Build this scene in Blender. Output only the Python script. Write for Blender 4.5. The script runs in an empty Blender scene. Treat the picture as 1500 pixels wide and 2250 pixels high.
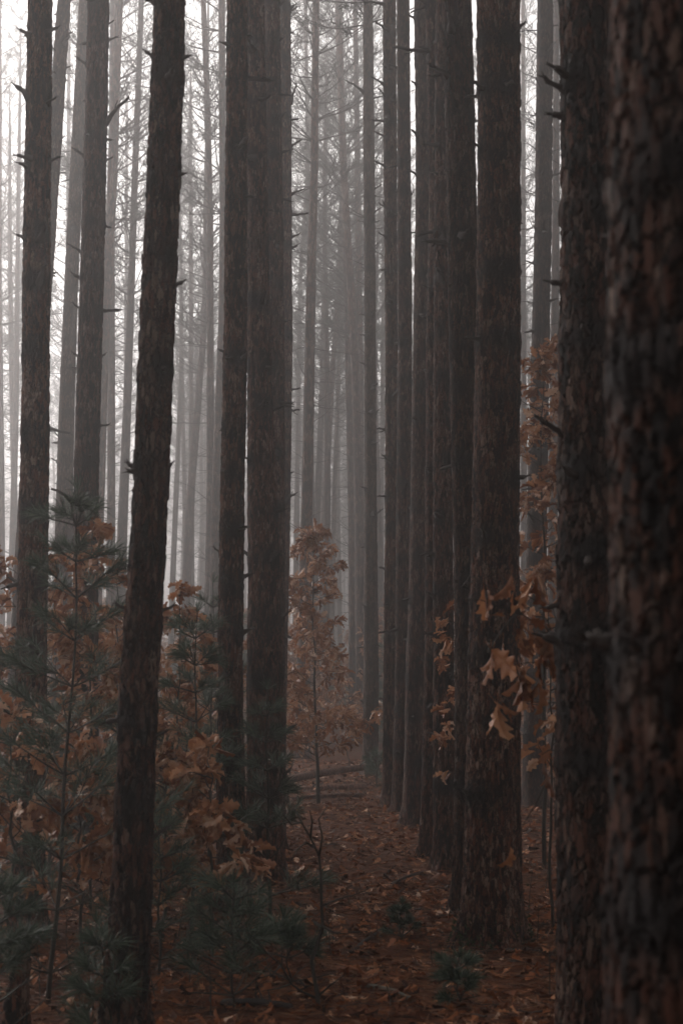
import bpy, math
import numpy as np
from mathutils import Vector, Matrix, Quaternion

R = math.radians
SC = bpy.context.scene
COL = SC.collection
rng = np.random.RandomState(7)

# ------------------------------------------------------------------ camera
CAM_H = 1.6
FPX = 3125.0                       # focal length in pixels of the 1500 x 2250 photograph (50 mm)
PITCH = math.atan(375.0 / FPX)
cam_d = bpy.data.cameras.new('camera')
cam = bpy.data.objects.new('camera', cam_d)
COL.objects.link(cam)
cam.location = (0, 0, CAM_H)
cam.rotation_euler = (R(90) + PITCH, 0, 0)
cam_d.sensor_fit = 'VERTICAL'
cam_d.sensor_height = 36
cam_d.sensor_width = 24
cam_d.lens = 50
cam_d.clip_start = 0.05
cam_d.clip_end = 3000
cam_d.dof.use_dof = True
cam_d.dof.focus_distance = 17.0
cam_d.dof.aperture_fstop = 4.0
SC.camera = cam

# ------------------------------------------------------------------ world, sun, exposure
SUN_EL, SUN_AZ = R(28), R(-46)     # azimuth measured from +Y (view direction), negative to the left
world = bpy.data.worlds.new('World')
SC.world = world
world.use_nodes = True
wn = world.node_tree
wn.nodes.clear()
sky = wn.nodes.new('ShaderNodeTexSky')
sky.sky_type = 'NISHITA'
sky.sun_disc = False
sky.sun_elevation = SUN_EL
sky.sun_rotation = SUN_AZ
sky.dust_density = 4.0
hsv = wn.nodes.new('ShaderNodeHueSaturation')
hsv.inputs['Saturation'].default_value = 0.0      # overcast: the blue is washed out
tint = wn.nodes.new('ShaderNodeMix'); tint.data_type = 'RGBA'; tint.blend_type = 'MULTIPLY'
tint.inputs['Factor'].default_value = 1.0
tint.inputs['B'].default_value = (1.0, 0.962, 0.945, 1)   # slightly warm white balance
bg = wn.nodes.new('ShaderNodeBackground')
bg.inputs['Strength'].default_value = 0.15
wo = wn.nodes.new('ShaderNodeOutputWorld')
wn.links.new(sky.outputs[0], hsv.inputs['Color'])
wn.links.new(hsv.outputs[0], tint.inputs['A'])
wn.links.new(tint.outputs['Result'], bg.inputs['Color'])
wn.links.new(bg.outputs[0], wo.inputs['Surface'])

sun_d = bpy.data.lights.new('sun', 'SUN')
sun_d.energy = 0.5
sun_d.angle = R(16)
sun_d.color = (1.0, 0.965, 0.93)
sun = bpy.data.objects.new('sun', sun_d)
COL.objects.link(sun)
to_sun = Vector((math.sin(SUN_AZ) * math.cos(SUN_EL), math.cos(SUN_AZ) * math.cos(SUN_EL), math.sin(SUN_EL)))
sun.rotation_euler = to_sun.to_track_quat('Z', 'Y').to_euler()
sun.location = to_sun * 60

SC.view_settings.view_transform = 'Standard'
SC.view_settings.look = 'None'
SC.view_settings.gamma = 1.0
SC.view_settings.exposure = 1.4
SC.cycles.use_denoising = True
SC.cycles.max_bounces = 4
SC.cycles.diffuse_bounces = 2
SC.cycles.glossy_bounces = 1
SC.cycles.transmission_bounces = 2
SC.cycles.volume_bounces = 0
SC.cycles.transparent_max_bounces = 6
SC.cycles.sample_clamp_indirect = 4.0
SC.cycles.caustics_reflective = False
SC.cycles.caustics_refractive = False

HAZE_DENSITY = 0.0125
HAZE_TOP = 28.5


# ------------------------------------------------------------------ helpers
def ray(px, py):
    u = (px - 750.0) / FPX
    v = (1125.0 - py) / FPX
    c, s = math.cos(PITCH), math.sin(PITCH)
    return np.array([u, c - v * s, s + v * c])


def at(px, py, Y):
    """world point seen at photo pixel (px, py) in the plane y = Y"""
    d = ray(px, py)
    t = Y / d[1]
    p = d * t
    p[2] += CAM_H
    return p, t


def ground_y(py):
    d = ray(750, py)
    return -CAM_H / d[2] * d[1]


def gz(x, y):
    """height of the forest floor"""
    x = np.asarray(x, float); y = np.asarray(y, float)
    return (0.035 * np.sin(x * 0.9 + 1.3) * np.cos(y * 0.7 + 0.4) + 0.02 * np.sin(x * 2.3 + y * 1.9)
            + 0.012 * np.sin(x * 5.1 - y * 4.3 + 1.0)) * np.clip(np.abs(y) / 6.0, 0.2, 1.0)


def link(name, me, mat=None, parent=None, loc=None, smooth=False):
    o = bpy.data.objects.new(name, me)
    COL.objects.link(o)
    if mat and not me.materials:
        me.materials.append(mat)
    if parent is not None:
        o.parent = parent
    if loc is not None:
        o.location = loc
    return o


def empty(name, loc, label=None, cat=None, group=None):
    o = bpy.data.objects.new(name, None)
    COL.objects.link(o)
    o.location = loc
    o.empty_display_size = 0.2
    tag(o, label, cat, group)
    return o


def tag(o, label=None, cat=None, group=None, kind=None):
    if label: o['label'] = label
    if cat: o['category'] = cat
    if group: o['group'] = group
    if kind: o['kind'] = kind
    return o


class MB:
    """collects vertices, quads and triangles for ONE mesh"""
    def __init__(self):
        self.v, self.q, self.t, self.a, self.n = [], [], [], [], 0

    def add(self, v, q=None, t=None, a=None):
        v = np.asarray(v, np.float32).reshape(-1, 3)
        if q is not None and len(q):
            self.q.append(np.asarray(q, np.int64).reshape(-1, 4) + self.n)
        if t is not None and len(t):
            self.t.append(np.asarray(t, np.int64).reshape(-1, 3) + self.n)
        self.v.append(v)
        self.a.append(np.zeros(len(v), np.float32) if a is None else np.asarray(a, np.float32))
        self.n += len(v)

    def mesh(self, name, smooth=False, attr='rnd'):
        v = np.concatenate(self.v)
        q = np.concatenate(self.q) if self.q else np.zeros((0, 4), np.int64)
        t = np.concatenate(self.t) if self.t else np.zeros((0, 3), np.int64)
        me = bpy.data.meshes.new(name)
        me.vertices.add(len(v))
        me.vertices.foreach_set('co', v.ravel())
        nl = len(q) * 4 + len(t) * 3
        me.loops.add(nl)
        me.loops.foreach_set('vertex_index', np.concatenate([q.ravel(), t.ravel()]).astype(np.int32))
        me.polygons.add(len(q) + len(t))
        st = np.concatenate([np.arange(len(q)) * 4, len(q) * 4 + np.arange(len(t)) * 3]).astype(np.int32)
        me.polygons.foreach_set('loop_start', st)
        if smooth:
            me.polygons.foreach_set('use_smooth', np.ones(len(q) + len(t), bool))
        at_ = me.attributes.new(attr, 'FLOAT', 'POINT')
        at_.data.foreach_set('value', np.concatenate(self.a))
        me.update(calc_edges=True)
        return me


def tube(mb, pts, rad, n=5, a=0.0, cap=True):
    pts = np.asarray(pts, float)
    rad = np.asarray(rad, float) * np.ones(len(pts))
    tg = np.gradient(pts, axis=0)
    tg /= np.linalg.norm(tg, axis=1)[:, None] + 1e-9
    up = np.array([0, 0, 1.0]) if abs(tg[0][2]) < 0.9 else np.array([1.0, 0, 0])
    s = np.cross(tg, up); s /= np.linalg.norm(s, axis=1)[:, None] + 1e-9
    b = np.cross(s, tg)
    th = np.arange(n) * 2 * np.pi / n
    ring = (np.cos(th)[None, :, None] * s[:, None, :] + np.sin(th)[None, :, None] * b[:, None, :])
    v = pts[:, None, :] + ring * rad[:, None, None]
    v = v.reshape(-1, 3)
    m = len(pts)
    i = np.arange(m - 1)[:, None] * n
    j = np.arange(n)[None, :]
    q = np.stack([i + j, i + (j + 1) % n, i + n + (j + 1) % n, i + n + j], -1).reshape(-1, 4)
    t = []
    if cap:
        v = np.vstack([v, pts[0], pts[-1]])
        k = m * n
        for jj in range(n):
            t.append([k, (jj + 1) % n, jj])
            t.append([k + 1, (m - 1) * n + jj, (m - 1) * n + (jj + 1) % n])
    mb.add(v, q, t, np.full(len(v), a, np.float32))


def unit(v):
    v = np.asarray(v, float)
    return v / (np.linalg.norm(v, axis=-1, keepdims=True) + 1e-9)


def needles(mb, P, D, k, length, width, spread, rs, droop=0.0):
    """k needles at every tuft position P pointing about D"""
    P = np.repeat(np.asarray(P), k, 0)
    D = np.repeat(unit(D), k, 0)
    N = len(P)
    d = unit(D + rs.normal(0, spread, (N, 3)))
    L = length * rs.uniform(0.7, 1.15, N)[:, None]
    s = unit(np.cross(d, rs.normal(0, 1, (N, 3))))
    mid = P + d * L * 0.55
    tip = P + d * L
    tip[:, 2] -= droop * L[:, 0]
    w = width
    v = np.stack([P - s * w * 0.4, P + s * w * 0.4, mid + s * w * 0.5, mid - s * w * 0.5, tip], 1).reshape(-1, 3)
    b = np.arange(N)[:, None] * 5
    q = b + np.array([[0, 1, 2, 3]])
    t = b + np.array([[3, 2, 4]])
    mb.add(v, q, t, np.repeat(rs.uniform(0, 1, N), 5))


LXs = np.array([0, .22, .34, .50, .60, .80, 1.0])
LWs = np.array([.01, .20, .09, .32, .14, .26, 0.0])


def leaf_template(simple=False, fold=0.35, curl=0.25, twist=0.3, rs=rng, n=27):
    """oak leaf: rounded lobes with deep sinuses, cupped and curled; one half is 1 long"""
    if simple:
        X, W = LXs, LWs * rs.uniform(0.85, 1.2, len(LXs)); W[-1] = 0
        shift = 0.05 * (W > .18)
    else:
        X = np.linspace(0, 1, n)
        env = .34 * np.sin(np.pi * np.clip((X - .03) / .97, 0, 1) ** 1.05) ** .75 + .012
        lob = .5 + .5 * np.sin(2 * np.pi * (3.9 * X ** .9) - 1.2 + rs.normal(0, .2))
        W = env * (.50 + .50 * lob) * rs.uniform(.9, 1.1, n)
        W[-1] = 0
        shift = .07 * lob * env / .4
    n = len(X)
    rows = [0.0, 1.0] if simple else [0.0, 0.5, 1.0]
    tw = twist * X
    v, q = [], []
    for side in (1, -1):
        for rr in rows:
            ang = (fold + curl * .8 * rr) + side * tw
            y = side * W * rr * np.cos(ang)
            z = W * rr * np.sin(ang) + .012 * np.sin(X * 23 + side) * rr
            v.append(np.stack([X + shift * rr, y, z], 1))
    v = np.concatenate(v)
    m = len(rows)
    for sd in range(2):
        for r_ in range(m - 1):
            a = (sd * m + r_) * n; b = a + n
            for i in range(n - 1):
                q.append([a + i, a + i + 1, b + i + 1, b + i] if sd == 0 else [a + i + 1, a + i, b + i, b + i + 1])
    th = curl * 1.3 * v[:, 0]                                   # bend along the midrib
    x = v[:, 0].copy()
    v[:, 0] = np.sin(th) / (curl * 1.3 + 1e-6) + v[:, 2] * np.sin(th) * .6
    v[:, 2] = v[:, 2] * np.cos(th) - (1 - np.cos(th)) / (curl * 1.3 + 1e-6)
    return v, np.array(q)


LEAVES = [leaf_template(False, f, c, t, n=14) for f, c, t in ((.3, .35, .4), (.7, .7, -.5), (.15, -.5, .6), (.9, .5, .2), (.45, 1.1, -.2))]
LEAVES_BIG = [leaf_template(False, f, c, t) for f, c, t in ((.8, .5, .4), (1.0, .8, -.5), (.7, -.6, .8), (1.1, .6, .3), (.9, 1.0, -.4))]
LEAVES_S = [leaf_template(True, f, c, t) for f, c, t in ((.3, .25, .4), (.8, .5, -.5), (.1, -.3, .5), (.5, .1, -.8))]


def put_leaves(mb, P, D, U, S, templates, rs):
    """leaves at P, midrib along D, face normal about U, length S"""
    P, D, U = np.asarray(P), unit(D), np.asarray(U)
    Yv = unit(np.cross(U, D)); Zv = np.cross(D, Yv)
    which = rs.randint(0, len(templates), len(P))
    for w, (tv, tq) in enumerate(templates):
        m = which == w
        N = int(m.sum())
        if not N: continue
        v = (P[m][:, None] + S[m][:, None, None] * (tv[None, :, 0:1] * D[m][:, None] + tv[None, :, 1:2] * Yv[m][:, None]
             + tv[None, :, 2:3] * Zv[m][:, None])).reshape(-1, 3)
        q = (tq[None] + (np.arange(N) * len(tv))[:, None, None]).reshape(-1, 4)
        mb.add(v, q, None, np.repeat(rs.uniform(0, 1, N), len(tv)))


# ------------------------------------------------------------------ materials
def nodes_of(name):
    m = bpy.data.materials.new(name)
    m.use_nodes = True
    nt = m.node_tree
    nt.nodes.clear()
    return m, nt, nt.nodes, nt.links


def ramp(nd, stops, interp='LINEAR'):
    r = nd.new('ShaderNodeValToRGB')
    r.color_ramp.interpolation = interp
    e = r.color_ramp.elements
    while len(e) < len(stops): e.new(0.5)
    for k, (p, c) in enumerate(stops):
        e[k].position = p
        e[k].color = (*c, 1) if len(c) == 3 else c
    return r


def bark_material(name, scale=26.0, depth=0.012, disp=True, dark=(0.005, 0.0035, 0.003), tones=None, gain=(.40, .85)):
    m, nt, nd, lk = nodes_of(name)
    tones = tones or [(0.22, (0.010, 0.004, 0.003)), (0.40, (0.065, 0.021, 0.012)), (0.55, (0.20, 0.066, 0.034)),
                      (0.74, (0.18, 0.080, 0.052)), (0.95, (0.33, 0.22, 0.17))]
    tc = nd.new('ShaderNodeTexCoord')
    oi = nd.new('ShaderNodeObjectInfo')
    sc = nd.new('ShaderNodeVectorMath'); sc.operation = 'MULTIPLY_ADD'
    cmb = nd.new('ShaderNodeCombineXYZ')
    mul = nd.new('ShaderNodeMath'); mul.operation = 'MULTIPLY'; mul.inputs[1].default_value = 37.0
    lk.new(oi.outputs['Random'], mul.inputs[0])
    for k in range(3): lk.new(mul.outputs[0], cmb.inputs[k])
    sc.inputs[1].default_value = (1, 1, 0.30)
    lk.new(tc.outputs['Object'], sc.inputs[0]); lk.new(cmb.outputs[0], sc.inputs[2])
    # distortion
    n1 = nd.new('ShaderNodeTexNoise'); n1.inputs['Scale'].default_value = scale * 0.6; n1.inputs['Detail'].default_value = 6; n1.inputs['Roughness'].default_value = 0.7
    lk.new(sc.outputs[0], n1.inputs['Vector'])
    mx = nd.new('ShaderNodeVectorMath'); mx.operation = 'MULTIPLY_ADD'
    mx.inputs[1].default_value = (2.2 / scale, 2.2 / scale, 2.6 / scale)
    lk.new(n1.outputs['Color'], mx.inputs[0]); lk.new(sc.outputs[0], mx.inputs[2])
    ve = nd.new('ShaderNodeTexVoronoi'); ve.feature = 'DISTANCE_TO_EDGE'; ve.inputs['Scale'].default_value = scale
    vc = nd.new('ShaderNodeTexVoronoi'); vc.feature = 'F1'; vc.inputs['Scale'].default_value = scale
    lk.new(mx.outputs[0], ve.inputs['Vector']); lk.new(mx.outputs[0], vc.inputs['Vector'])
    n2 = nd.new('ShaderNodeTexNoise'); n2.inputs['Scale'].default_value = scale * 2.6; n2.inputs['Detail'].default_value = 4
    n2.inputs['Roughness'].default_value = 0.65
    lk.new(mx.outputs[0], n2.inputs['Vector'])
    n3 = nd.new('ShaderNodeTexNoise'); n3.inputs['Scale'].default_value = 5.0; n3.inputs['Detail'].default_value = 3
    lk.new(sc.outputs[0], n3.inputs['Vector'])
    edge = nd.new('ShaderNodeMapRange'); edge.inputs['From Max'].default_value = 0.10
    lk.new(ve.outputs['Distance'], edge.inputs['Value'])
    sepc = nd.new('ShaderNodeSeparateColor'); lk.new(vc.outputs['Color'], sepc.inputs[0])
    # tone = cell random * .55 + fine noise * .45 + patch
    a1 = nd.new('ShaderNodeMath'); a1.operation = 'MULTIPLY_ADD'; a1.inputs[1].default_value = 0.80
    lk.new(sepc.outputs[0], a1.inputs[0])
    a2 = nd.new('ShaderNodeMath'); a2.operation = 'MULTIPLY_ADD'; a2.inputs[1].default_value = 1.3; a2.inputs[2].default_value = -0.52
    lk.new(n2.outputs['Fac'], a2.inputs[0]); lk.new(a2.outputs[0], a1.inputs[2])
    a3 = nd.new('ShaderNodeMath'); a3.operation = 'MULTIPLY_ADD'; a3.inputs[1].default_value = 0.9
    sb = nd.new('ShaderNodeMath'); sb.operation = 'SUBTRACT'; sb.inputs[1].default_value = 0.5
    lk.new(n3.outputs['Fac'], sb.inputs[0]); lk.new(sb.outputs[0], a3.inputs[0]); lk.new(a1.outputs[0], a3.inputs[2])
    cr = ramp(nd, tones)
    lk.new(a3.outputs[0], cr.inputs[0])
    mixc = nd.new('ShaderNodeMix'); mixc.data_type = 'RGBA'
    mixc.inputs['A'].default_value = (*dark, 1)
    lk.new(edge.outputs[0], mixc.inputs['Factor']); lk.new(cr.outputs[0], mixc.inputs['B'])
    orv = nd.new('ShaderNodeMapRange'); orv.inputs['To Min'].default_value = gain[0]; orv.inputs['To Max'].default_value = gain[1]
    lk.new(oi.outputs['Random'], orv.inputs['Value'])
    tonev = nd.new('ShaderNodeVectorMath'); tonev.operation = 'SCALE'
    lk.new(mixc.outputs['Result'], tonev.inputs[0]); lk.new(orv.outputs[0], tonev.inputs['Scale'])
    # dark resin stain round the branch whorls (vertex attribute)
    atn = nd.new('ShaderNodeAttribute'); atn.attribute_name = 'rnd'
    st = nd.new('ShaderNodeMix'); st.data_type = 'RGBA'
    st.inputs['B'].default_value = (0.012, 0.009, 0.009, 1)
    stn = nd.new('ShaderNodeMath'); stn.operation = 'MULTIPLY'; stn.use_clamp = True
    stf = nd.new('ShaderNodeMath'); stf.operation = 'ADD'; stf.inputs[1].default_value = 0.65
    lk.new(n2.outputs['Fac'], stf.inputs[0])
    lk.new(atn.outputs['Fac'], stn.inputs[0]); lk.new(stf.outputs[0], stn.inputs[1])
    lk.new(stn.outputs[0], st.inputs['Factor']); lk.new(tonev.outputs[0], st.inputs['A'])
    bs = nd.new('ShaderNodeBsdfPrincipled')
    bs.inputs['Roughness'].default_value = 0.75
    bs.inputs['Specular IOR Level'].default_value = 0.20
    lk.new(st.outputs['Result'], bs.inputs['Base Color'])
    out = nd.new('ShaderNodeOutputMaterial')
    lk.new(bs.outputs[0], out.inputs['Surface'])
    # height
    h1 = nd.new('ShaderNodeMath'); h1.operation = 'MULTIPLY_ADD'; h1.inputs[1].default_value = 0.6; h1.inputs[2].default_value = 0.4
    lk.new(sepc.outputs[1], h1.inputs[0])
    h2 = nd.new('ShaderNodeMath'); h2.operation = 'MULTIPLY'
    lk.new(h1.outputs[0], h2.inputs[0]); lk.new(edge.outputs[0], h2.inputs[1])
    h3 = nd.new('ShaderNodeMath'); h3.operation = 'MULTIPLY_ADD'; h3.inputs[1].default_value = 0.5
    lk.new(n2.outputs['Fac'], h3.inputs[0]); lk.new(h2.outputs[0], h3.inputs[2])
    if disp:
        dp = nd.new('ShaderNodeDisplacement'); dp.inputs['Scale'].default_value = depth
        dp.inputs['Midlevel'].default_value = 0.6
        lk.new(h3.outputs[0], dp.inputs['Height'])
        lk.new(dp.outputs[0], out.inputs['Displacement'])
        m.displacement_method = 'BOTH'
    else:
        bp = nd.new('ShaderNodeBump'); bp.inputs['Distance'].default_value = depth; bp.inputs['Strength'].default_value = 0.8
        lk.new(h3.outputs[0], bp.inputs['Height']); lk.new(bp.outputs[0], bs.inputs['Normal'])
    return m


def varied(name, stops, rough=0.6, transl=0.0, attr='rnd', noise=None, spec=0.3):
    m, nt, nd, lk = nodes_of(name)
    a = nd.new('ShaderNodeAttribute'); a.attribute_name = attr
    fac = a.outputs['Fac']
    if noise:
        tc = nd.new('ShaderNodeTexCoord')
        n = nd.new('ShaderNodeTexNoise'); n.inputs['Scale'].default_value = noise; n.inputs['Detail'].default_value = 3
        lk.new(tc.outputs['Object'], n.inputs['Vector'])
        ad = nd.new('ShaderNodeMath'); ad.operation = 'MULTIPLY_ADD'; ad.inputs[1].default_value = 0.7
        s = nd.new('ShaderNodeMath'); s.operation = 'SUBTRACT'; s.inputs[1].default_value = 0.5
        lk.new(n.outputs['Fac'], s.inputs[0]); lk.new(s.outputs[0], ad.inputs[0]); lk.new(fac, ad.inputs[2])
        fac = ad.outputs[0]
    r = ramp(nd, stops); lk.new(fac, r.inputs[0])
    b = nd.new('ShaderNodeBsdfPrincipled'); b.inputs['Roughness'].default_value = rough
    b.inputs['Specular IOR Level'].default_value = spec
    lk.new(r.outputs[0], b.inputs['Base Color'])
    out = nd.new('ShaderNodeOutputMaterial')
    if transl > 0:
        t = nd.new('ShaderNodeBsdfTranslucent'); lk.new(r.outputs[0], t.inputs['Color'])
        mx = nd.new('ShaderNodeMixShader'); mx.inputs[0].default_value = transl
        lk.new(b.outputs[0], mx.inputs[1]); lk.new(t.outputs[0], mx.inputs[2]); lk.new(mx.outputs[0], out.inputs['Surface'])
    else:
        lk.new(b.outputs[0], out.inputs['Surface'])
    return m


M_BARK_NEAR = bark_material('pine_bark_near', 42.0, 0.017, gain=(.30, .55))
M_BARK = bark_material('pine_bark', 54.0, 0.014)
M_BARK_FAR = bark_material('pine_bark_far', 26.0, 0.016, disp=False)
M_DEAD = varied('dead_wood', [(0, (.022, .017, .016)), (1, (.060, .048, .043))], .8, noise=30)
M_NEEDLE = varied('pine_needles', [(0, (.022, .034, .026)), (.6, (.035, .055, .040)), (1, (.06, .08, .055))], .5, .15)
M_SAPL = varied('white_pine_needles', [(0, (.028, .046, .030)), (.6, (.060, .090, .062)), (1, (.15, .19, .135))], .45, .2)
M_TWIG = varied('sapling_stem', [(0, (.022, .019, .015)), (1, (.055, .046, .036))], .7, noise=40)
M_PALE = varied('pale_twig', [(0, (.09, .08, .06)), (1, (.16, .14, .11))], .7, noise=40)
M_OAK = varied('oak_leaf_brown', [(0, (.17, .056, .021)), (.35, (.33, .135, .058)), (.7, (.49, .25, .13)), (1, (.58, .40, .29))], .5, .25, noise=25, spec=.4)
M_LITTER = varied('litter_leaf', [(0, (.018, .005, .002)), (.35, (.115, .034, .012)), (.72, (.27, .092, .034)), (.92, (.42, .20, .10)), (1, (.55, .38, .28))], .6, .1, noise=18, spec=.10)
M_STRAW = varied('pine_straw', [(0, (.045, .015, .006)), (.6, (.15, .052, .018)), (1, (.22, .11, .055))], .6)
M_LOG = bark_material('log_bark', 30.0, 0.006, disp=False, tones=[(0, (.12, .055, .040)), (.5, (.30, .135, .09)), (1, (.46, .28, .21))])
M_MOSS = varied('green_moss', [(0, (.02, .035, .012)), (1, (.05, .08, .03))], .8)


def ground_material():
    m, nt, nd, lk = nodes_of('forest_floor')
    tc = nd.new('ShaderNodeTexCoord')
    n0 = nd.new('ShaderNodeTexNoise'); n0.inputs['Scale'].default_value = 14; n0.inputs['Detail'].default_value = 4
    lk.new(tc.outputs['Object'], n0.inputs['Vector'])
    mx = nd.new('ShaderNodeVectorMath'); mx.operation = 'MULTIPLY_ADD'; mx.inputs[1].default_value = (.12, .12, .12)
    lk.new(n0.outputs['Color'], mx.inputs[0]); lk.new(tc.outputs['Object'], mx.inputs[2])
    v = nd.new('ShaderNodeTexVoronoi'); v.inputs['Scale'].default_value = 15
    lk.new(mx.outputs[0], v.inputs['Vector'])
    s = nd.new('ShaderNodeSeparateColor'); lk.new(v.outputs['Color'], s.inputs[0])
    n1 = nd.new('ShaderNodeTexNoise'); n1.inputs['Scale'].default_value = 60; n1.inputs['Detail'].default_value = 5
    lk.new(tc.outputs['Object'], n1.inputs['Vector'])
    n2 = nd.new('ShaderNodeTexNoise'); n2.inputs['Scale'].default_value = 0.9; n2.inputs['Detail'].default_value = 3
    lk.new(tc.outputs['Object'], n2.inputs['Vector'])
    a = nd.new('ShaderNodeMath'); a.operation = 'MULTIPLY_ADD'; a.inputs[1].default_value = .45
    b = nd.new('ShaderNodeMath'); b.operation = 'MULTIPLY'; b.inputs[1].default_value = .35
    c = nd.new('ShaderNodeMath'); c.operation = 'MULTIPLY_ADD'; c.inputs[1].default_value = .35
    lk.new(n1.outputs['Fac'], b.inputs[0]); lk.new(s.outputs[0], a.inputs[0]); lk.new(b.outputs[0], a.inputs[2])
    lk.new(n2.outputs['Fac'], c.inputs[0]); lk.new(a.outputs[0], c.inputs[2])
    r = ramp(nd, [(.2, (.015, .005, .002)), (.5, (.065, .020, .007)), (.75, (.12, .038, .013)), (.95, (.25, .11, .048))])
    lk.new(c.outputs[0], r.inputs[0])
    bs = nd.new('ShaderNodeBsdfPrincipled'); bs.inputs['Roughness'].default_value = .8
    bs.inputs['Specular IOR Level'].default_value = .08
    lk.new(r.outputs[0], bs.inputs['Base Color'])
    bp = nd.new('ShaderNodeBump'); bp.inputs['Distance'].default_value = .03; bp.inputs['Strength'].default_value = .9
    lk.new(a.outputs[0], bp.inputs['Height']); lk.new(bp.outputs[0], bs.inputs['Normal'])
    out = nd.new('ShaderNodeOutputMaterial'); lk.new(bs.outputs[0], out.inputs['Surface'])
    return m


# ------------------------------------------------------------------ forest floor
def build_ground():
    def axis(lo, hi, flo, fhi, fine, coarse):
        return np.unique(np.round(np.concatenate([np.arange(lo, flo, coarse), np.arange(flo, fhi, fine), np.arange(fhi, hi + .01, coarse)]), 4))
    X = np.unique(np.concatenate([axis(-100, 100, -9, 9, 0.14, 2.5), np.arange(-600, 601, 50.)]))
    Y = np.unique(np.concatenate([axis(-50, 190, 2, 32, 0.16, 2.5), np.arange(-600, 601, 50.)]))
    gx, gy = np.meshgrid(X, Y, indexing='ij')
    z = gz(gx, gy)
    v = np.stack([gx, gy, z], -1).reshape(-1, 3)
    nx, ny = len(X), len(Y)
    i, j = np.meshgrid(np.arange(nx - 1), np.arange(ny - 1), indexing='ij')
    k = (i * ny + j).ravel()
    q = np.stack([k, k + ny, k + ny + 1, k + 1], 1)
    mb = MB(); mb.add(v, q)
    o = link('ground', mb.mesh('ground', True), ground_material())
    tag(o, kind='structure')


build_ground()


def build_litter():
    rs = np.random.RandomState(3)
    def scatter(n, y0, y1, power=1.0):
        y = y0 + (y1 - y0) * rs.uniform(0, 1, n) ** power
        x = rs.uniform(-1, 1, n) * (0.27 * y + 0.6)
        return x, y
    mb = MB()
    n = 42000
    x, y = scatter(n, 4.8, 30, 1.0)
    # leaves lie in loose drifts: thin them by a patch function
    pf = np.sin(x * 1.7 + 0.6 * np.sin(y * 1.1)) * np.sin(y * 1.3 + x * 0.5)
    keep = rs.uniform(0, 1, n) < 0.72 + 0.28 * pf
    x, y = x[keep], y[keep]; n = len(x)
    P = np.stack([x, y, gz(x, y) + rs.uniform(.004, .028, n)], 1)
    az = rs.uniform(0, 2 * np.pi, n)
    D = np.stack([np.cos(az), np.sin(az), rs.normal(0.05, .22, n)], 1)
    U = np.stack([rs.normal(0, .32, n), rs.normal(0, .32, n), np.where(rs.uniform(0, 1, n) < .5, 1., -1.)], 1)
    S = rs.uniform(.04, .115, n)
    put_leaves(mb, P, D, U, S, LEAVES_S, rs)
    o = link('leaf_litter', mb.mesh('leaf_litter'), M_LITTER)
    tag(o, 'fallen brown oak leaves lying over the forest floor', 'leaf litter', kind='stuff')
    mb = MB()
    n = 70000
    x, y = scatter(n, 4.8, 24, 1.0)
    P = np.stack([x, y, gz(x, y) + rs.uniform(.006, .036, n)], 1)
    az = rs.uniform(0, 2 * np.pi, n)
    D = np.stack([np.cos(az), np.sin(az), rs.normal(0.0, .12, n)], 1)
    needles(mb, P, D, 1, .12, .0035, .02, rs)
    o = link('pine_straw', mb.mesh('pine_straw'), M_STRAW)
    tag(o, 'rusty fallen pine needles scattered between the oak leaves', 'pine straw', kind='stuff')


build_litter()


def build_twigs():
    rs = np.random.RandomState(17)
    mb = MB()
    for k in range(520):
        y = 5 + 15 * rs.uniform(); x = rs.uniform(-1, 1) * (.27 * y + .5)
        az = rs.uniform(0, 6.28); L = rs.uniform(.05, .38) * rs.uniform(.5, 1)
        p = np.array([[x + math.cos(az + .25 * i * rs.normal()) * L * i / 4, y + math.sin(az) * L * i / 4, 0] for i in range(5)])
        p[:, 2] = gz(p[:, 0], p[:, 1]) + .022 + rs.uniform(0, .02) + rs.normal(0, .006, 5)
        tube(mb, p, np.linspace(rs.uniform(.002, .005), .0015, 5), 4, rs.uniform(), cap=False)
    o = link('twig_litter', mb.mesh('twig_litter'), M_DEAD)
    tag(o, 'small broken twigs scattered through the leaf litter', 'twigs', kind='stuff')


build_twigs()


# ------------------------------------------------------------------ shared pine pieces
def make_stub(seed, L):
    rs = np.random.RandomState(seed)
    n = 6
    p = np.zeros((n, 3))
    bend = rs.uniform(-.05, .25)
    for i in range(n):
        t = i / (n - 1)
        p[i] = (t * L, rs.normal(0, .03) * L * t, bend * L * t * t + rs.normal(0, .02) * L)
    p[0] = (-.04, 0, -.02)
    mb = MB()
    r0 = rs.uniform(.010, .015) * (1 + L)
    tube(mb, p, r0 * np.array([2.1, 1.25, 1.0, .92, .85, .7]) * rs.uniform(.8, 1.2, n), 6, rs.uniform(.2, .6))
    if L > .12:
        i = rs.randint(2, 4)
        e = p[i] + unit(np.array([.6, rs.choice([-1, 1]) * .7, rs.uniform(-.2, .8)])) * L * rs.uniform(.15, .4)
        tube(mb, [p[i], (p[i] + e) / 2 + rs.normal(0, .006, 3), e], [r0 * .5, r0 * .4, r0 * .25], 5, .5)
    # splintered end
    for k in range(2):
        e = p[-1] + unit(np.array([1, rs.normal(0, .5), rs.normal(.3, .5)])) * r0 * 2.5
        tube(mb, [p[-1] - (p[-1] - p[-2]) * .2, e], [r0 * .4, r0 * .08], 4, .5)
    return mb.mesh('branch_stub', True)


STUBS = [make_stub(100 + k, L) for k, L in enumerate((.05, .07, .10, .14, .20, .32, .5))]


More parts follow.
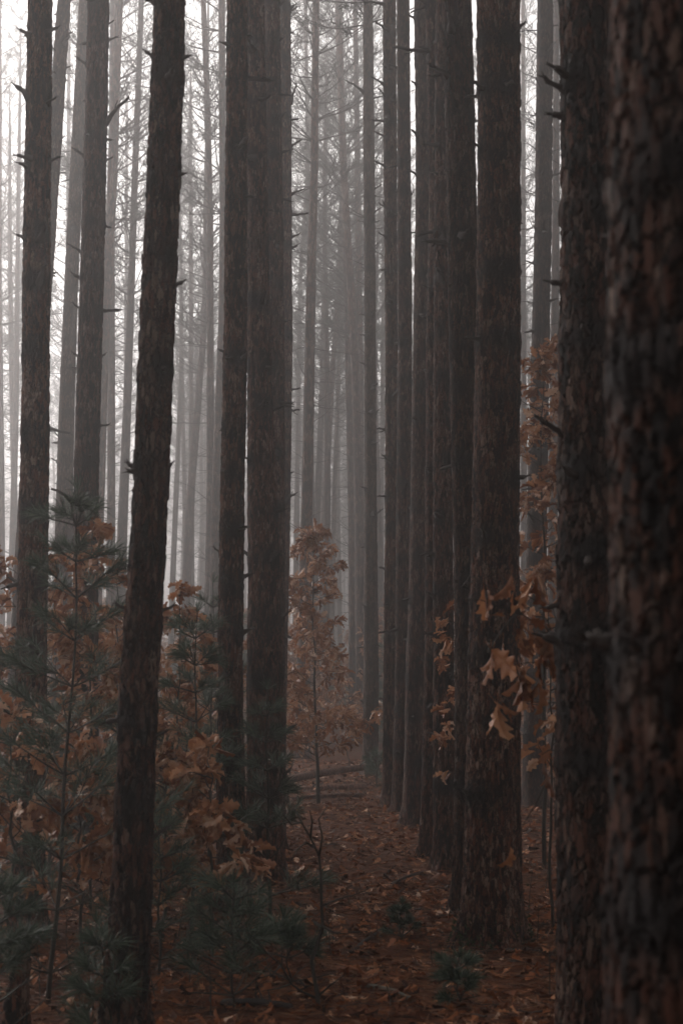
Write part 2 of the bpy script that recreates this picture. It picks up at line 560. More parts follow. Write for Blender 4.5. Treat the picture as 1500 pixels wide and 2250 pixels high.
def branch_curve(rs, start, az, elev, L, n=6, lift=0.15, wob=.05):
    p = [np.array(start, float)]
    d = np.array([math.cos(az) * math.cos(elev), math.sin(az) * math.cos(elev), math.sin(elev)])
    for i in range(n):
        d = unit(d + np.array([rs.normal(0, wob), rs.normal(0, wob), lift / n + rs.normal(0, wob)]))
        p.append(p[-1] + d * L / n)
    return np.array(p)


def make_dead_branches(seed, z0, z1, lmin, lmax, dens=1.0):
    rs = np.random.RandomState(seed)
    mb = MB()
    z = z0
    while z < z1:
        f = (z - z0) / (z1 - z0)
        for k in range(rs.poisson(2.6 * dens) + 1):
            L = rs.uniform(lmin, lmin + (lmax - lmin) * (0.35 + 0.65 * f)) * rs.uniform(.5, 1)
            c = branch_curve(rs, (0, 0, z + rs.normal(0, .04)), rs.uniform(0, 6.283), rs.uniform(-.15, .6), L, 6, rs.uniform(-.5, .5), .12)
            r = .006 + .005 * L
            tube(mb, c, np.linspace(r, .003, len(c)), 4, rs.uniform(.2, .9), cap=False)
            if L > .7:
                for s in range(rs.randint(1, 5)):
                    i = rs.randint(2, 6)
                    az = math.atan2(c[i][1] - c[0][1], c[i][0] - c[0][0]) + rs.choice([-1, 1]) * rs.uniform(.5, 1)
                    tw = branch_curve(rs, c[i], az, rs.uniform(-.4, .6), L * rs.uniform(.2, .45), 4, .1, .12)
                    tube(mb, tw, np.linspace(.0045, .002, len(tw)), 3, rs.uniform(.2, .9), cap=False)
        z += rs.uniform(.28, .6)
    return mb.mesh('dead_branches')


DEAD = [make_dead_branches(40 + k, 3.2, 11.5, .25, 2.2) for k in range(5)]
DEAD_MID = [make_dead_branches(60 + k, 5.2, 11.5, .15, 1.0, .5) for k in range(3)]


def make_crown(seed, H=9.5, rad=2.1, k=38, w=.011):
    rs = np.random.RandomState(seed)
    mb, wb = MB(), MB()
    P, D = [], []
    z = 0.0
    while z < H:
        f = z / H
        Lr = rad * (1 - f ** 1.6) * (0.55 + 0.45 * min(1, f * 3)) + .25
        for k in range(rs.randint(3, 6)):
            az = rs.uniform(0, 6.283)
            L = Lr * rs.uniform(.6, 1.15)
            c = branch_curve(rs, (0, 0, z), az, rs.uniform(.0, .45) + .35 * f, L, 6, .45, .09)
            tube(wb, c, np.linspace(.007 + .006 * L, .003, len(c)), 4, rs.uniform(0, .6), cap=False)
            for s in range(int(4 + 5 * L)):
                t = rs.uniform(.3, 1) ** .7 * (len(c) - 1.001)
                i = int(t); q = c[i] + (c[i + 1] - c[i]) * (t - i)
                a2 = az + rs.choice([-1, 1]) * rs.uniform(.3, 1.1)
                l2 = L * rs.uniform(.12, .34) + .08
                tw = branch_curve(rs, q, a2, rs.uniform(.0, .7), l2, 3, .4, .12)
                tube(wb, tw, np.linspace(.006, .003, len(tw)), 3, rs.uniform(0, .6), cap=False)
                for e in (1, 2, 3):
                    if rs.uniform() < .8:
                        P.append(tw[e]); D.append(tw[e] - tw[e - 1] + [0, 0, .01])
            P.append(c[-1]); D.append(c[-1] - c[-2])
        z += rs.uniform(.3, .5)
    needles(mb, np.array(P), np.array(D), k, .17, w, .55, rs)
    return mb.mesh('crown_needles'), wb.mesh('crown_limbs')


CROWNS = [make_crown(200 + k, rad=1.9 + .15 * k) for k in range(5)]
CROWNS_DENSE = [make_crown(220 + k, H=9.5, rad=2.5, k=26, w=.024) for k in range(3)]
print('crown tris', [len(c[0].polygons) for c in CROWNS])


def trunk_mesh(zs, cx, cy, r, nseg, rs, whorls, flare=True, lobes=.02):
    """closed, tapering, slightly lobed trunk along the centre line cx(z), cy(z)"""
    th = np.arange(nseg) * 2 * np.pi / nseg
    Z, T = np.meshgrid(zs, th, indexing='ij')
    rr = np.repeat(r[:, None], nseg, 1)
    ph = rs.uniform(0, 6.28, 6)
    lob = (np.sin(2 * T + Z * .7 + ph[0]) * .5 + np.sin(3 * T - Z * 1.1 + ph[1]) * .4 + np.sin(5 * T + Z * 2.1 + ph[2]) * .25
           + np.sin(Z * 4.3 + ph[3]) * .4 + np.sin(Z * 9.7 + T + ph[4]) * .25)
    rr = rr * (1 + lobes * lob)
    if flare:
        fl = np.exp(-np.clip(Z, 0, None) / .15)
        rr = rr * (1 + fl * (.26 + .42 * np.clip(np.sin(4 * T + ph[5]), 0, 1)))
    stain = np.zeros_like(Z)
    for (wz, blobs) in whorls:
        near = np.exp(-((Z - wz) / .09) ** 2)
        ang = .38 + sum(.6 * np.exp(-(((T - b + np.pi) % (2 * np.pi) - np.pi) / .5) ** 2) for b in blobs)
        stain = np.maximum(stain, near * np.clip(ang, 0, 1))
        rr = rr * (1 + .035 * np.exp(-((Z - wz) / .05) ** 2))
    x = np.interp(zs, zs, cx)[:, None] + rr * np.cos(T)
    y = cy[:, None] + rr * np.sin(T)
    v = np.stack([x, y, Z], -1).reshape(-1, 3)
    m = len(zs)
    i = np.arange(m - 1)[:, None] * nseg
    j = np.arange(nseg)[None, :]
    q = np.stack([i + j, i + (j + 1) % nseg, i + nseg + (j + 1) % nseg, i + nseg + j], -1).reshape(-1, 4)
    mb = MB(); mb.add(v, q, None, stain.ravel())
    return mb.mesh('trunk', True)


def add_crown(root, k, base, slope, s, rz, zs=1.0, dense=False):
    pool = CROWNS_DENSE if dense else CROWNS
    cn, cl = pool[k % len(pool)]
    c = link('crown', cn, M_NEEDLE, root)
    q = Vector((0, 0, 1)).rotation_difference(Vector((slope[0], slope[1], 1)).normalized())
    c.rotation_mode = 'QUATERNION'
    c.rotation_quaternion = q @ Quaternion((0, 0, 1), rz)
    c.location = base
    c.scale = (s, s, zs)
    l = link('limbs', cl, M_DEAD, c)
    return c


def pine(Y, pts, label, H=23.0, group='tall pine trunks standing in planted rows', dead=None, stubs=True, extra=(), mat=None, res=None, crown_base=None, seed=0):
    """pts: (photo row, photo column of the axis, width in photo pixels) down to the foot"""
    rs = np.random.RandomState(1000 + seed)
    zz, xx, rd = [], [], []
    for (py, px, w) in sorted(pts, key=lambda a: -a[0]):
        p, t = at(px, py, Y)
        zz.append(p[2]); xx.append(p[0]); rd.append(w / 2 / FPX * t)
    zz, xx, rd = map(np.array, (zz, xx, rd))
    vis = at(750, -30, Y)[0][2]
    # straight continuation to the foot and to the top
    s0 = (xx[1] - xx[0]) / (zz[1] - zz[0])
    if zz[0] > .05:
        xx = np.insert(xx, 0, xx[0] - s0 * .6 * (zz[0] + .2)); rd = np.insert(rd, 0, rd[0] * (1 + .04 * zz[0])); zz = np.insert(zz, 0, -.2)
    else:
        xx = np.insert(xx, 0, xx[0] - s0 * .2); rd = np.insert(rd, 0, rd[0]); zz = np.insert(zz, 0, min(-.2, zz[0] - .15))
    s1 = (xx[-1] - xx[-2]) / (zz[-1] - zz[-2])
    s1 = np.clip(s1, -.05, .05)
    zt = zz[-1]
    H = max(H, zt + 3)
    for f in (.35, .7, 1.0):
        z = zt + (H - zt) * f
        xx = np.append(xx, xx[-1] + s1 * (z - zz[-1]) * .7); zz = np.append(zz, z)
        rd = np.append(rd, rd[len(rd) - 1] * {.35: .86, .7: .68, 1.0: .18}[f])
    bx = float(np.interp(0, zz, xx))
    by = float(Y)
    if res is None:
        res = (150, .008) if Y < 3.5 else (110, .011) if Y < 8 else (88, .014) if Y < 11 else (60, .022) if Y < 16 else (44, .035) if Y < 26 else (20, .10)
    nseg, dz = res
    fine = np.arange(zz[0], min(vis + .15, H), dz)
    zs = np.concatenate([fine, np.linspace(fine[-1] + .1, H, 14)]) if fine[-1] < H - .3 else fine
    ctr = np.interp(zs, zz, xx)
    k = max(3, int(.5 / dz))
    if len(ctr) > 3 * k:                                     # soften the corners of the centre line
        pad = np.concatenate([np.full(k, ctr[0]), ctr[:len(fine)], ctr[len(fine) - 1] + (ctr[len(fine) - 1] - ctr[len(fine) - 2]) * np.arange(1, k + 1)])
        sm = np.convolve(pad, np.ones(2 * k + 1) / (2 * k + 1), 'valid')
        ctr[:len(sm)] = sm
    rr = np.interp(zs, zz, rd)
    ph = rs.uniform(0, 6.28, 2)
    yy = .02 * np.sin(zs * .5 + ph[0]) - .02 * math.sin(ph[0])
    # whorls
    wh = []
    z = rs.uniform(.6, 1.0)
    while z < min(vis, 11):
        wh.append((z, list(rs.uniform(0, 6.28, rs.randint(2, 5)))))
        z += rs.uniform(.32, .56)
    gzv = float(gz(bx, by))
    root = empty('pine_tree', (bx, by, gzv), label, 'pine tree', group)
    me = trunk_mesh(zs, ctr - bx, yy, rr, nseg, rs, wh, True)
    m = mat or (M_BARK_NEAR if Y < 7 else M_BARK if Y < 26 else M_BARK_FAR)
    link('trunk', me, m, root)
    cxz = lambda z: float(np.interp(z, zs, ctr)) - bx
    rz_ = lambda z: float(np.interp(z, zs, rr))
    if stubs:
        for (wz, bl) in wh:
            if wz < 1.0 and rs.uniform() < .5: continue
            for b in bl:
                if rs.uniform() < .45: continue
                lo = 0 if wz < 3 else 1
                me_s = STUBS[min(1 if Y < 7 else 2 if Y < 9 else 3 if Y < 13 else 5, lo + int(rs.exponential(1.1)))] if Y > 3.2 else STUBS[0]
                s = link('branch_stub', me_s, M_DEAD, root)
                s.location = (cxz(wz) + math.cos(b) * rz_(wz) * .97, math.sin(b) * rz_(wz) * .97, wz + rs.normal(0, .02))
                s.rotation_euler = (rs.uniform(-3, 3), rs.uniform(-.75, .30), b)
                k = rs.uniform(.8, 1.3); s.scale = (k, k, k)
    for (py, px, L, ang, k) in extra:      # broken branches the photo shows: row, side (-1/+1), length, tilt up, mesh
        wz = at(750, py, Y)[0][2]
        s = link('branch_stub', STUBS[k], M_DEAD, root)
        sc_ = L / (.05, .07, .10, .14, .20, .32, .5)[k]
        yaw = math.pi if px < 0 else 0.0
        s.location = (cxz(wz) + px * rz_(wz) * .95, -.02, wz)
        s.rotation_euler = (0, -ang, yaw)
        s.scale = (sc_, max(.7, min(sc_, 1.6)), max(.7, min(sc_, 1.6)))
    if dead is not None:
        pool = DEAD if dead == 'far' else DEAD_MID
        d = link('dead_branches', pool[seed % len(pool)], M_DEAD, root)
        sl = (cxz(10) - cxz(3)) / 7.0
        d.rotation_euler = (0, math.atan(sl), 0)
        d.location = (cxz(3) - sl * 3, 0, 0)
    crown_base = crown_base or (13.0 if Y < 26 else 11.5 if Y < 34 else 10.0)
    cb = crown_base * H / 22.0
    sl = (cxz(H - 1) - cxz(cb)) / (H - 1 - cb)
    add_crown(root, seed, (cxz(cb), float(np.interp(cb, zs, yy)), cb), (sl, 0), 1.0 + .1 * math.sin(seed * 1.7), seed * 2.4, (H - cb + .4) / 9.6, dense=Y < 26)
    return root


# ------------------------------------------------------------------ the pines, nearest first
G = 'tall pine trunks standing in planted rows'
F = 'pale pine trunks fading into the fog'
pine(2.70, [(-60, 1540, 400), (500, 1543, 405), (1000, 1552, 412), (1500, 1560, 420), (2300, 1556, 440)],
     'dark scaly pine trunk filling the right edge, nearest and most blurred', seed=1)
pine(5.55, [(0, 1324, 186), (500, 1330, 188), (1000, 1326, 190), (1500, 1322, 196), (2250, 1330, 205)],
     'thick dark pine trunk half hidden behind the blurred one at the right edge', seed=2,
     extra=[(205, -1, .10, .5, 2), (262, -1, .05, .1, 0), (630, -1, .06, .1, 1), (960, -1, .12, .55, 3), (1330, -1, .06, -.3, 1)])
pine(ground_y(2290), [(0, 373, 65), (375, 361, 68), (640, 348, 72), (1000, 335, 73), (1250, 325, 75), (1400, 310, 78), (1500, 304, 80), (1750, 298, 79), (2000, 288, 87), (2250, 275, 92)],
     'dark leaning pine trunk standing in front at the left, brown lower half', seed=3,
     extra=[(118, -1, .045, .5, 1), (122, 1, .035, .2, 0), (378, 1, .03, .1, 0), (620, 1, .045, .3, 1), (1025, -1, .05, .6, 2), (1020, 1, .03, .7, 0), (1335, 1, .07, .35, 2), (1330, -1, .06, .4, 2), (1605, 1, .05, .2, 1), (1830, 1, .09, .5, 3)])
pine(ground_y(2082), [(0, 1094, 92), (375, 1097, 90), (750, 1094, 96), (1250, 1087, 104), (1500, 1085, 112), (1750, 1083, 118), (2082, 1080, 130)],
     'broad dark pine trunk whose mossy flared foot stands nearest the leaf path', seed=4)
pine(ground_y(2065), [(0, 87, 50), (530, 80, 56), (1100, 76, 59), (1500, 68, 64), (1900, 64, 67), (2065, 66, 72)],
     'dark pine trunk nearest the left edge, rising out of the oak leaves', seed=5,
     extra=[(78, -1, .06, .4, 1), (72, 1, .06, .3, 1), (228, 1, .06, .5, 2), (366, -1, .04, .2, 0), (525, -1, .05, .3, 1)])
pine(ground_y(2015), [(0, 1003, 63), (375, 1014, 62), (750, 1020, 64), (1250, 1032, 68), (1500, 1038, 72), (2015, 1034, 80)],
     'pine trunk with a big broken snag near its top, touching the broad trunk', seed=6,
     extra=[(172, -1, .14, .45, 3)])
pine(ground_y(2005), [(0, 521, 42), (750, 518, 49), (1250, 508, 52), (1500, 506, 52), (1750, 507, 60), (2005, 512, 66)],
     'dark pine trunk at the left of the tight cluster, small pine at its foot', seed=7,
     extra=[(95, -1, .04, .2, 0), (770, -1, .04, .3, 1), (1210, -1, .06, .6, 2)])
pine(ground_y(1935), [(0, 561, 36), (750, 568, 50), (1250, 580, 68), (1500, 582, 77), (1935, 582, 76)],
     'stout grey-brown pine trunk in the middle of the tight cluster, pine tufts before its foot', seed=8)
pine(ground_y(1910), [(0, 975, 34), (750, 972, 38), (1250, 972, 42), (1500, 974, 44), (1912, 978, 50)],
     'pine trunk just left of the snagged trunk, its foot on the path edge', seed=9,
     extra=[(380, -1, .07, .1, 2)])
pine(ground_y(1895), [(0, 218, 44), (530, 206, 49), (1090, 190, 53), (1500, 189, 53), (1895, 188, 58)],
     'dark pine trunk with a long broken branch pointing up right near its top', seed=10,
     extra=[(275, 1, .31, .85, 5), (155, -1, .13, .6, 3), (355, -1, .13, .55, 3), (365, 1, .08, .4, 2), (565, -1, .16, .5, 4), (690, -1, .09, .6, 2), (795, -1, .06, .5, 1), (795, 1, .05, .5, 1), (65, 1, .07, .5, 2)])
pine(ground_y(1880), [(0, 948, 28), (375, 961, 32), (750, 953, 33), (1250, 952, 35), (1500, 950, 36), (1880, 945, 44)],
     'slim pine trunk with a pale bark edge, its foot just behind the path edge trunk', seed=11)
pine(ground_y(1865), [(0, 597, 33), (750, 602, 45), (1250, 600, 50), (1865, 598, 56)],
     'grey-brown pine trunk with dark branch rings, third in the tight cluster', seed=12)
pine(ground_y(1819), [(0, 925, 30), (375, 931, 33), (750, 926, 36), (1250, 920, 40), (1500, 914, 46), (1819, 910, 50)],
     'pine trunk third from the path end, foot wider than its two farther neighbours', seed=13,
     extra=[(190, -1, .06, .5, 1)])
pine(ground_y(1791), [(0, 885, 27), (750, 889, 30), (1500, 885, 34), (1791, 880, 40)],
     'narrow pine trunk second from the far end of the path row, tightly beside its neighbour', seed=14)
pine(ground_y(1772), [(0, 855, 28), (750, 860, 27), (1250, 860, 30), (1772, 857, 34)],
     'narrow pine trunk right of the pale fog slot, branch snags to its left', seed=15,
     extra=[(8, -1, .28, .1, 5), (60, -1, .14, .5, 3), (185, -1, .20, .5, 4), (300, -1, .13, .4, 3), (365, -1, .14, .4, 3), (455, -1, .09, .5, 2), (520, -1, .10, .5, 2)])
pine(ground_y(1772), [(0, 1197, 33), (500, 1193, 36), (900, 1184, 40), (1250, 1178, 44), (1772, 1172, 50)],
     'fog-greyed pine trunk seen in the gap behind brown oak leaves at the right', seed=16, dead='mid')
pine(ground_y(1775), [(0, 142, 27), (300, 122, 30), (600, 100, 35), (1100, 62, 42), (1500, 42, 46)],
     'leaning pine trunk crossing behind the leftmost dark trunk', seed=17,
     extra=[(0, 1, .18, .1, 4), (75, 1, .06, .3, 1), (150, 1, .09, .3, 2)])
pine(ground_y(1775), [(0, 624, 28), (750, 627, 30), (1100, 622, 31), (1500, 612, 36)],
     'lighter pine trunk on the right side of the tight cluster, snags pointing right', seed=18,
     extra=[(30, 1, .12, .6, 3), (100, 1, .07, .6, 2), (225, 1, .22, 1.2, 4), (325, 1, .16, .5, 3), (430, 1, .19, .35, 4), (525, 1, .12, .3, 2), (860, 1, .11, .1, 2)])
pine(ground_y(1718), [(0, 186, 23), (500, 163, 28), (880, 148, 32), (1200, 141, 38)],
     'slim leaning pine trunk just left of the one with the long broken branch', seed=19, dead='mid')
pine(ground_y(1706), [(0, 808, 21), (300, 810, 24), (580, 812, 24), (1100, 814, 26), (1500, 815, 33), (1706, 813, 34)],
     'pine trunk at the left side of the pale fog slot, logs ending at its foot', seed=20, dead='mid',
     extra=[(120, 1, .15, .5, 4), (200, -1, .38, .6, 5), (215, 1, .16, .1, 3), (280, 1, .16, .6, 3), (415, 1, .15, .5, 3), (465, 1, .14, .5, 3)])
mid = [
    (31, [(0, 262, 19), (400, 247, 22), (800, 226, 25), (1200, 214, 27)], 'slender leaning pine passing behind the trunk with the long broken branch'),
    (31, [(0, 694, 15), (400, 690, 17), (580, 684, 20), (866, 679, 24), (1100, 674, 25), (1400, 668, 29)], 'slender fog-grey pine rising straight behind the brown-leaved oak sapling'),
    (34, [(530, 245, 15), (1100, 245, 18), (1400, 244, 22)], 'straight pale pine between two leaning ones left of the front trunk'),
    (35, [(0, 311, 12), (200, 304, 13), (500, 293, 15), (880, 280, 18), (1200, 268, 23)], 'slender pale pine just left of the dark leaning front trunk'),
    (33, [(0, 487, 15), (500, 490, 15), (700, 488, 16), (850, 482, 17), (1000, 477, 19), (1300, 471, 23)], 'pale bowed pine close behind the left side of the tight cluster'),
    (36, [(0, 447, 12), (250, 457, 13), (500, 462, 14), (1100, 463, 18), (1300, 460, 22)], 'slender pale pine midway between the front trunk and the cluster'),
    (38, [(0, 742, 14), (350, 754, 15), (520, 763, 16), (700, 775, 17), (866, 782, 17), (1100, 788, 20), (1400, 792, 23)], 'pale pine leaning left towards its top, left of the fog slot'),
    (40, [(700, 762, 13), (1100, 773, 18), (1400, 777, 23)], 'pale pine running close beside the left-leaning one'),
    (42, [(0, 780, 11), (500, 787, 14), (900, 790, 16)], 'thin pale pine behind the left side trunk of the fog slot'),
    (43, [(250, 455, 8), (700, 450, 13), (1100, 418, 18), (1350, 407, 22)], 'pale pine leaning strongly right, between the front trunk and the cluster'),
    (30, [(0, 1222, 14), (500, 1220, 17), (1200, 1214, 22)], 'thin reddish-grey pine squeezed against the thick dark trunk at the right'),
    (46, [(0, 1148, 9), (500, 1149, 11), (1200, 1150, 14)], 'faint pine in the right gap close to the broad dark trunk'),
    (50, [(300, 716, 8), (580, 713, 10), (866, 707, 12), (1100, 697, 14)], 'faint pine just right of the one behind the oak sapling'),
    (48, [(500, 748, 9), (664, 741, 11), (866, 727, 12), (1100, 715, 14)], 'faint right-leaning pine above the top of the oak sapling'),
    (55, [(600, 750, 7), (866, 742, 9), (1100, 734, 11)], 'faint thin pine parallel to the right-leaning one above the oak sapling'),
    (47, [(0, 671, 7), (400, 677, 9), (800, 682, 11)], 'very thin pine beside the top of the one above the oak sapling'),
    (52, [(300, 419, 8), (700, 420, 10), (1100, 421, 12)], 'thin faint pine a little right of the dark leaning front trunk'),
    (58, [(700, 398, 7), (1100, 406, 10), (1350, 408, 11)], 'faint thin pine close to the right of the dark leaning front trunk'),
    (60, [(300, 279, 6), (700, 277, 8), (1100, 275, 9)], 'faint thin pine behind the slender one left of the front trunk'),
    (55, [(150, 152, 8), (500, 150, 10), (900, 149, 11)], 'faint thin pine in the bright gap left of the long broken branch'),
    (42, [(0, -2, 13), (600, -4, 16), (1100, 2, 18)], 'pale reddish pine cut by the left edge'),
    (50, [(480, 22, 9), (800, 26, 12), (1100, 32, 14)], 'pale fog-bright pine near the left edge, first of a pair'),
    (48, [(480, 40, 9), (800, 37, 12), (1100, 30, 14)], 'pale fog-bright pine near the left edge, crossing its twin'),
    (62, [(0, 700, 6), (600, 660, 9), (1100, 652, 11)], 'ghostly thin pine at the right side of the tight cluster'),
    (65, [(0, 850, 6), (600, 842, 9), (1200, 838, 11)], 'ghostly thin pine inside the pale fog slot'),
]
for k, (Y, pts, lab) in enumerate(mid):
    pine(Y, pts, lab, group=F, dead='far', stubs=False, seed=30 + k, H=22 + (k * 7 % 5) * .8)

# fill: the rows that fade out behind, and the ones round the camera that shade it; copies of a few trees
FILL = []
for k in range(5):
    rs = np.random.RandomState(900 + k)
    H = 20.0
    zs = np.concatenate([np.arange(-.2, 12, .12), np.linspace(12.2, H, 16)])
    c = .10 * np.sin(zs * .28 + k * 2) * zs / 8
    cy = .05 * np.sin(zs * .3 + k)
    r = np.interp(zs, [-.2, 0, 5, 12, H], [.15, .14, .12, .085, .02])
    wh = [(z, list(rs.uniform(0, 6.28, 3))) for z in np.arange(.8, 11, .47)]
    FILL.append(trunk_mesh(zs, c - c[0], cy - cy[0], r, 18, rs, wh, True, .03))


def fill_tree(x, y, k, label, group, dead=True):
    root = empty('pine_tree', (x, y, float(gz(x, y))), label, 'pine tree', group)
    root.rotation_euler = (rsf.normal(0, .018), rsf.normal(0, .018), rsf.uniform(0, 6.28))
    s = rsf.uniform(.88, 1.08)
    root.scale = (s, s, rsf.uniform(1.06, 1.24))
    t = link('trunk', FILL[k % 5], M_BARK_FAR, root)
    if not dead: root.scale = (s * 1.25, s * 1.25, root.scale[2])
    if dead: link('dead_branches', DEAD[(k * 3) % 5], M_DEAD, root)
    add_crown(root, k * 7 % 5, (0, 0, 10.2), (0, 0), 1.0, rsf.uniform(0, 6.28), 1.0, dense=not dead)


rsf = np.random.RandomState(77)
cnt = 0
for gy in np.arange(44, 135, 5.4):
    for gx in np.arange(-40, 44, 4.1):
        x = gx + rsf.normal(0, .8); y = gy + rsf.normal(0, .9)
        px = 750 + FPX * x / y
        if not (-150 < px < 1650): continue
        if y > 40 and px < 150 and (y < 52 or rsf.uniform() < .15): continue                       # the bright clearing
        if y < 60 and rsf.uniform() < .15: continue
        if y < 70 and 108 < px < 130: continue
        if rsf.uniform() < (.10 if px > 350 else .28): continue
        fill_tree(x, y, cnt, 'ghostly pine dissolving into the fog in the far rows', 'far pines dissolving into the fog'); cnt += 1
print('far fill', cnt)
side = 0
for gy in np.arange(-38, 46, 5.6):
    for gx in np.arange(-27, 29, 5.2):
        x = gx + rsf.normal(0, .5); y = gy + rsf.normal(0, .5)
        if abs(x) < 1.8 and abs(y) < 3: continue
        px = 750 + FPX * x / max(y, .1)
        if y > 0 and -110 * 9 / max(y, 9) < px < 1610: continue
        if y > 37 and x < -9: continue
        if abs(x) > 24 + .25 * max(y, 0): continue
        fill_tree(x, y, side, 'tall pine of the same planting beside or behind the viewpoint', 'pines round the camera', dead=False); side += 1
print('side fill', side)


# ------------------------------------------------------------------ understory
def pine_sapling(base, top, nwh, Lmax, label, seed, via=(), tuft=9, nlen=.12, start=.12, rstem=.014):
    rs = np.random.RandomState(seed)
    base = np.array(base, float); top = np.array(top, float)
    root = empty('pine_sapling', tuple(base), label, 'sapling', 'young white pines under the tall trunks')
    pts = np.array([np.zeros(3)] + [np.array(v) - base for v in via] + [top - base])
    f = np.linspace(0, 1, len(pts))
    ff = np.linspace(0, 1, 14)
    st = np.stack([np.interp(ff, f, pts[:, i]) for i in range(3)], 1)
    st[:, 0] += .008 * np.sin(ff * 14 + seed); st[0, 2] -= .05
    mb = MB(); tube(mb, st, np.linspace(rstem, .003, 14), 7, .4)
    link('stem', mb.mesh('sapling_stem', True), M_TWIG, root)
    bb, P, D = MB(), [], []
    for w in range(nwh):
        t = start + (1 - start) * (w / nwh) ** .9
        c0 = np.array([np.interp(t, ff, st[:, i]) for i in range(3)])
        L = Lmax * (1 - t * .78) * rs.uniform(.8, 1.1)
        n = rs.randint(4, 6)
        a0 = rs.uniform(0, 6.28)
        for k in range(n):
            az = a0 + k * 6.28 / n + rs.normal(0, .2)
            l = L * rs.uniform(.65, 1.1)
            bare = t < .35 and rs.uniform() < .45
            c = branch_curve(rs, c0, az, rs.uniform(.2, .65), l, 6, .15, .07)
            tube(bb, c, np.linspace(.0055, .0022, len(c)), 4, rs.uniform(.2, .9), cap=False)
            if bare: continue
            for s in np.arange(.62, 1.0, .06 / max(l, .08)):
                i = int(s * 6); q = c[i] + (c[min(i + 1, 6)] - c[i]) * (s * 6 - i)
                P.append(q); D.append(unit(c[min(i + 1, 6)] - c[i]) + np.array([0, 0, .25]))
            P.append(c[-1]); D.append(unit(c[-1] - c[-2])); P.append(c[-1]); D.append(unit(c[-1] - c[-2]))
            for s in range(int(2 + l * 7)):
                i = rs.randint(2, 6)
                tw = branch_curve(rs, c[i], az + rs.choice([-1, 1]) * rs.uniform(.5, .9), rs.uniform(.1, .5), l * rs.uniform(.2, .4), 3, .2, .08)
                tube(bb, tw, np.linspace(.003, .0016, len(tw)), 3, .5, cap=False)
                for e in (1, 2, 3, 3):
                    P.append(tw[e]); D.append(unit(tw[e] - tw[e - 1]) + np.array([0, 0, .2]))
    for k in range(4):
        P.append(st[-1]); D.append([rs.normal(0, .3), rs.normal(0, .3), 1])
    link('branches', bb.mesh('sapling_branches'), M_TWIG, root)
    mb = MB(); needles(mb, np.array(P), np.array(D), tuft, nlen, .0032, .42, rs, droop=.14)
    link('foliage', mb.mesh('sapling_needles'), M_SAPL, root)
    return root


def P_(px, py, Y): return at(px, py, Y)[0]


def foot(px, Y):
    """point on the forest floor under photo column px at distance Y"""
    x = (px - 750) / FPX * Y / math.cos(PITCH) * 1.0
    # t for the ray that meets z=0 at Y
    yy = Y
    v = None
    c, s = math.cos(PITCH), math.sin(PITCH)
    t = c * Y + s * (-CAM_H)          # depth along the view axis
    x = (px - 750) / FPX * t
    return np.array([x, Y, float(gz(x, Y))])


pine_sapling(foot(108, 7.5), P_(172, 1078, 7.5), 11, .72, 'tallest young white pine, its leader rising left of the dark leaning front trunk', 11,
             via=[P_(132, 1900, 7.5), P_(150, 1640, 7.5), P_(168, 1330, 7.5)], start=.06)
pine_sapling(foot(420, 9.2), P_(432, 1345, 9.2), 9, .62, 'young white pine on a thin straight stem between front trunk and cluster', 12,
             via=[P_(424, 1800, 9.2), P_(430, 1560, 9.2)], start=.1)
pine_sapling(foot(592, 10.0), P_(585, 1515, 10.0), 7, .42, 'young white pine in front of the stout cluster trunk', 13, start=.1)
pine_sapling(foot(512, 7.2), P_(512, 1940, 7.2), 6, .42, 'knee-high bushy white pine at the foot of the cluster, bright leader tuft', 14, tuft=7, start=.12, rstem=.008)
pine_sapling(foot(35, 9.6), P_(48, 1420, 9.6), 9, .60, 'young white pine crowded against the leftmost trunk', 15, start=.1)
pine_sapling(foot(250, 9.0), P_(262, 1560, 9.0), 8, .55, 'young white pine half hidden by the dark leaning front trunk', 16, tuft=7, start=.1)
pine_sapling(foot(-12, 6.4), P_(-6, 1930, 6.4), 6, .36, 'small white pine cut by the left edge, pale tuft showing', 17, start=.1, rstem=.008)
pine_sapling(foot(350, 8.0), P_(352, 1790, 8.0), 6, .40, 'low white pine between front trunk and thin straight sapling', 18, tuft=6, start=.1, rstem=.009)
pine_sapling(foot(1008, 7.25), P_(1004, 2105, 7.25), 3, .17, 'green pine seedling on the leaf floor before the broad mossy foot', 19, start=.1, rstem=.005, nlen=.08, tuft=14)
pine_sapling(foot(880, 9.0), P_(882, 1985, 9.0), 3, .13, 'tiny green pine seedling on the path left of the broad mossy foot', 20, start=.1, rstem=.004, nlen=.06, tuft=12)
pine_sapling(foot(828, 22.5), P_(826, 1650, 22.5), 5, .45, 'small green pine bush at the foot of the fog slot trunk', 21, start=.05, nlen=.1)
pine_sapling(foot(460, 12.5), P_(470, 1280, 12.5), 9, .60, 'young white pine farther back just left of the cluster, top tuft in the fog', 22, start=.12)
pine_sapling(foot(250, 6.5), P_(215, 2030, 6.5), 4, .28, 'low white pine brushing the foot of the dark leaning front trunk', 23, start=.1, rstem=.006)
pine_sapling(foot(110, 11.5), P_(100, 1480, 11.5), 7, .6, 'young white pine behind the leftmost trunk', 24, start=.1)
pine_sapling(foot(640, 7.6), P_(620, 2020, 7.6), 3, .26, 'wispy low pine seedling beside the bare crooked shrub', 25, start=.1, rstem=.005, tuft=14)


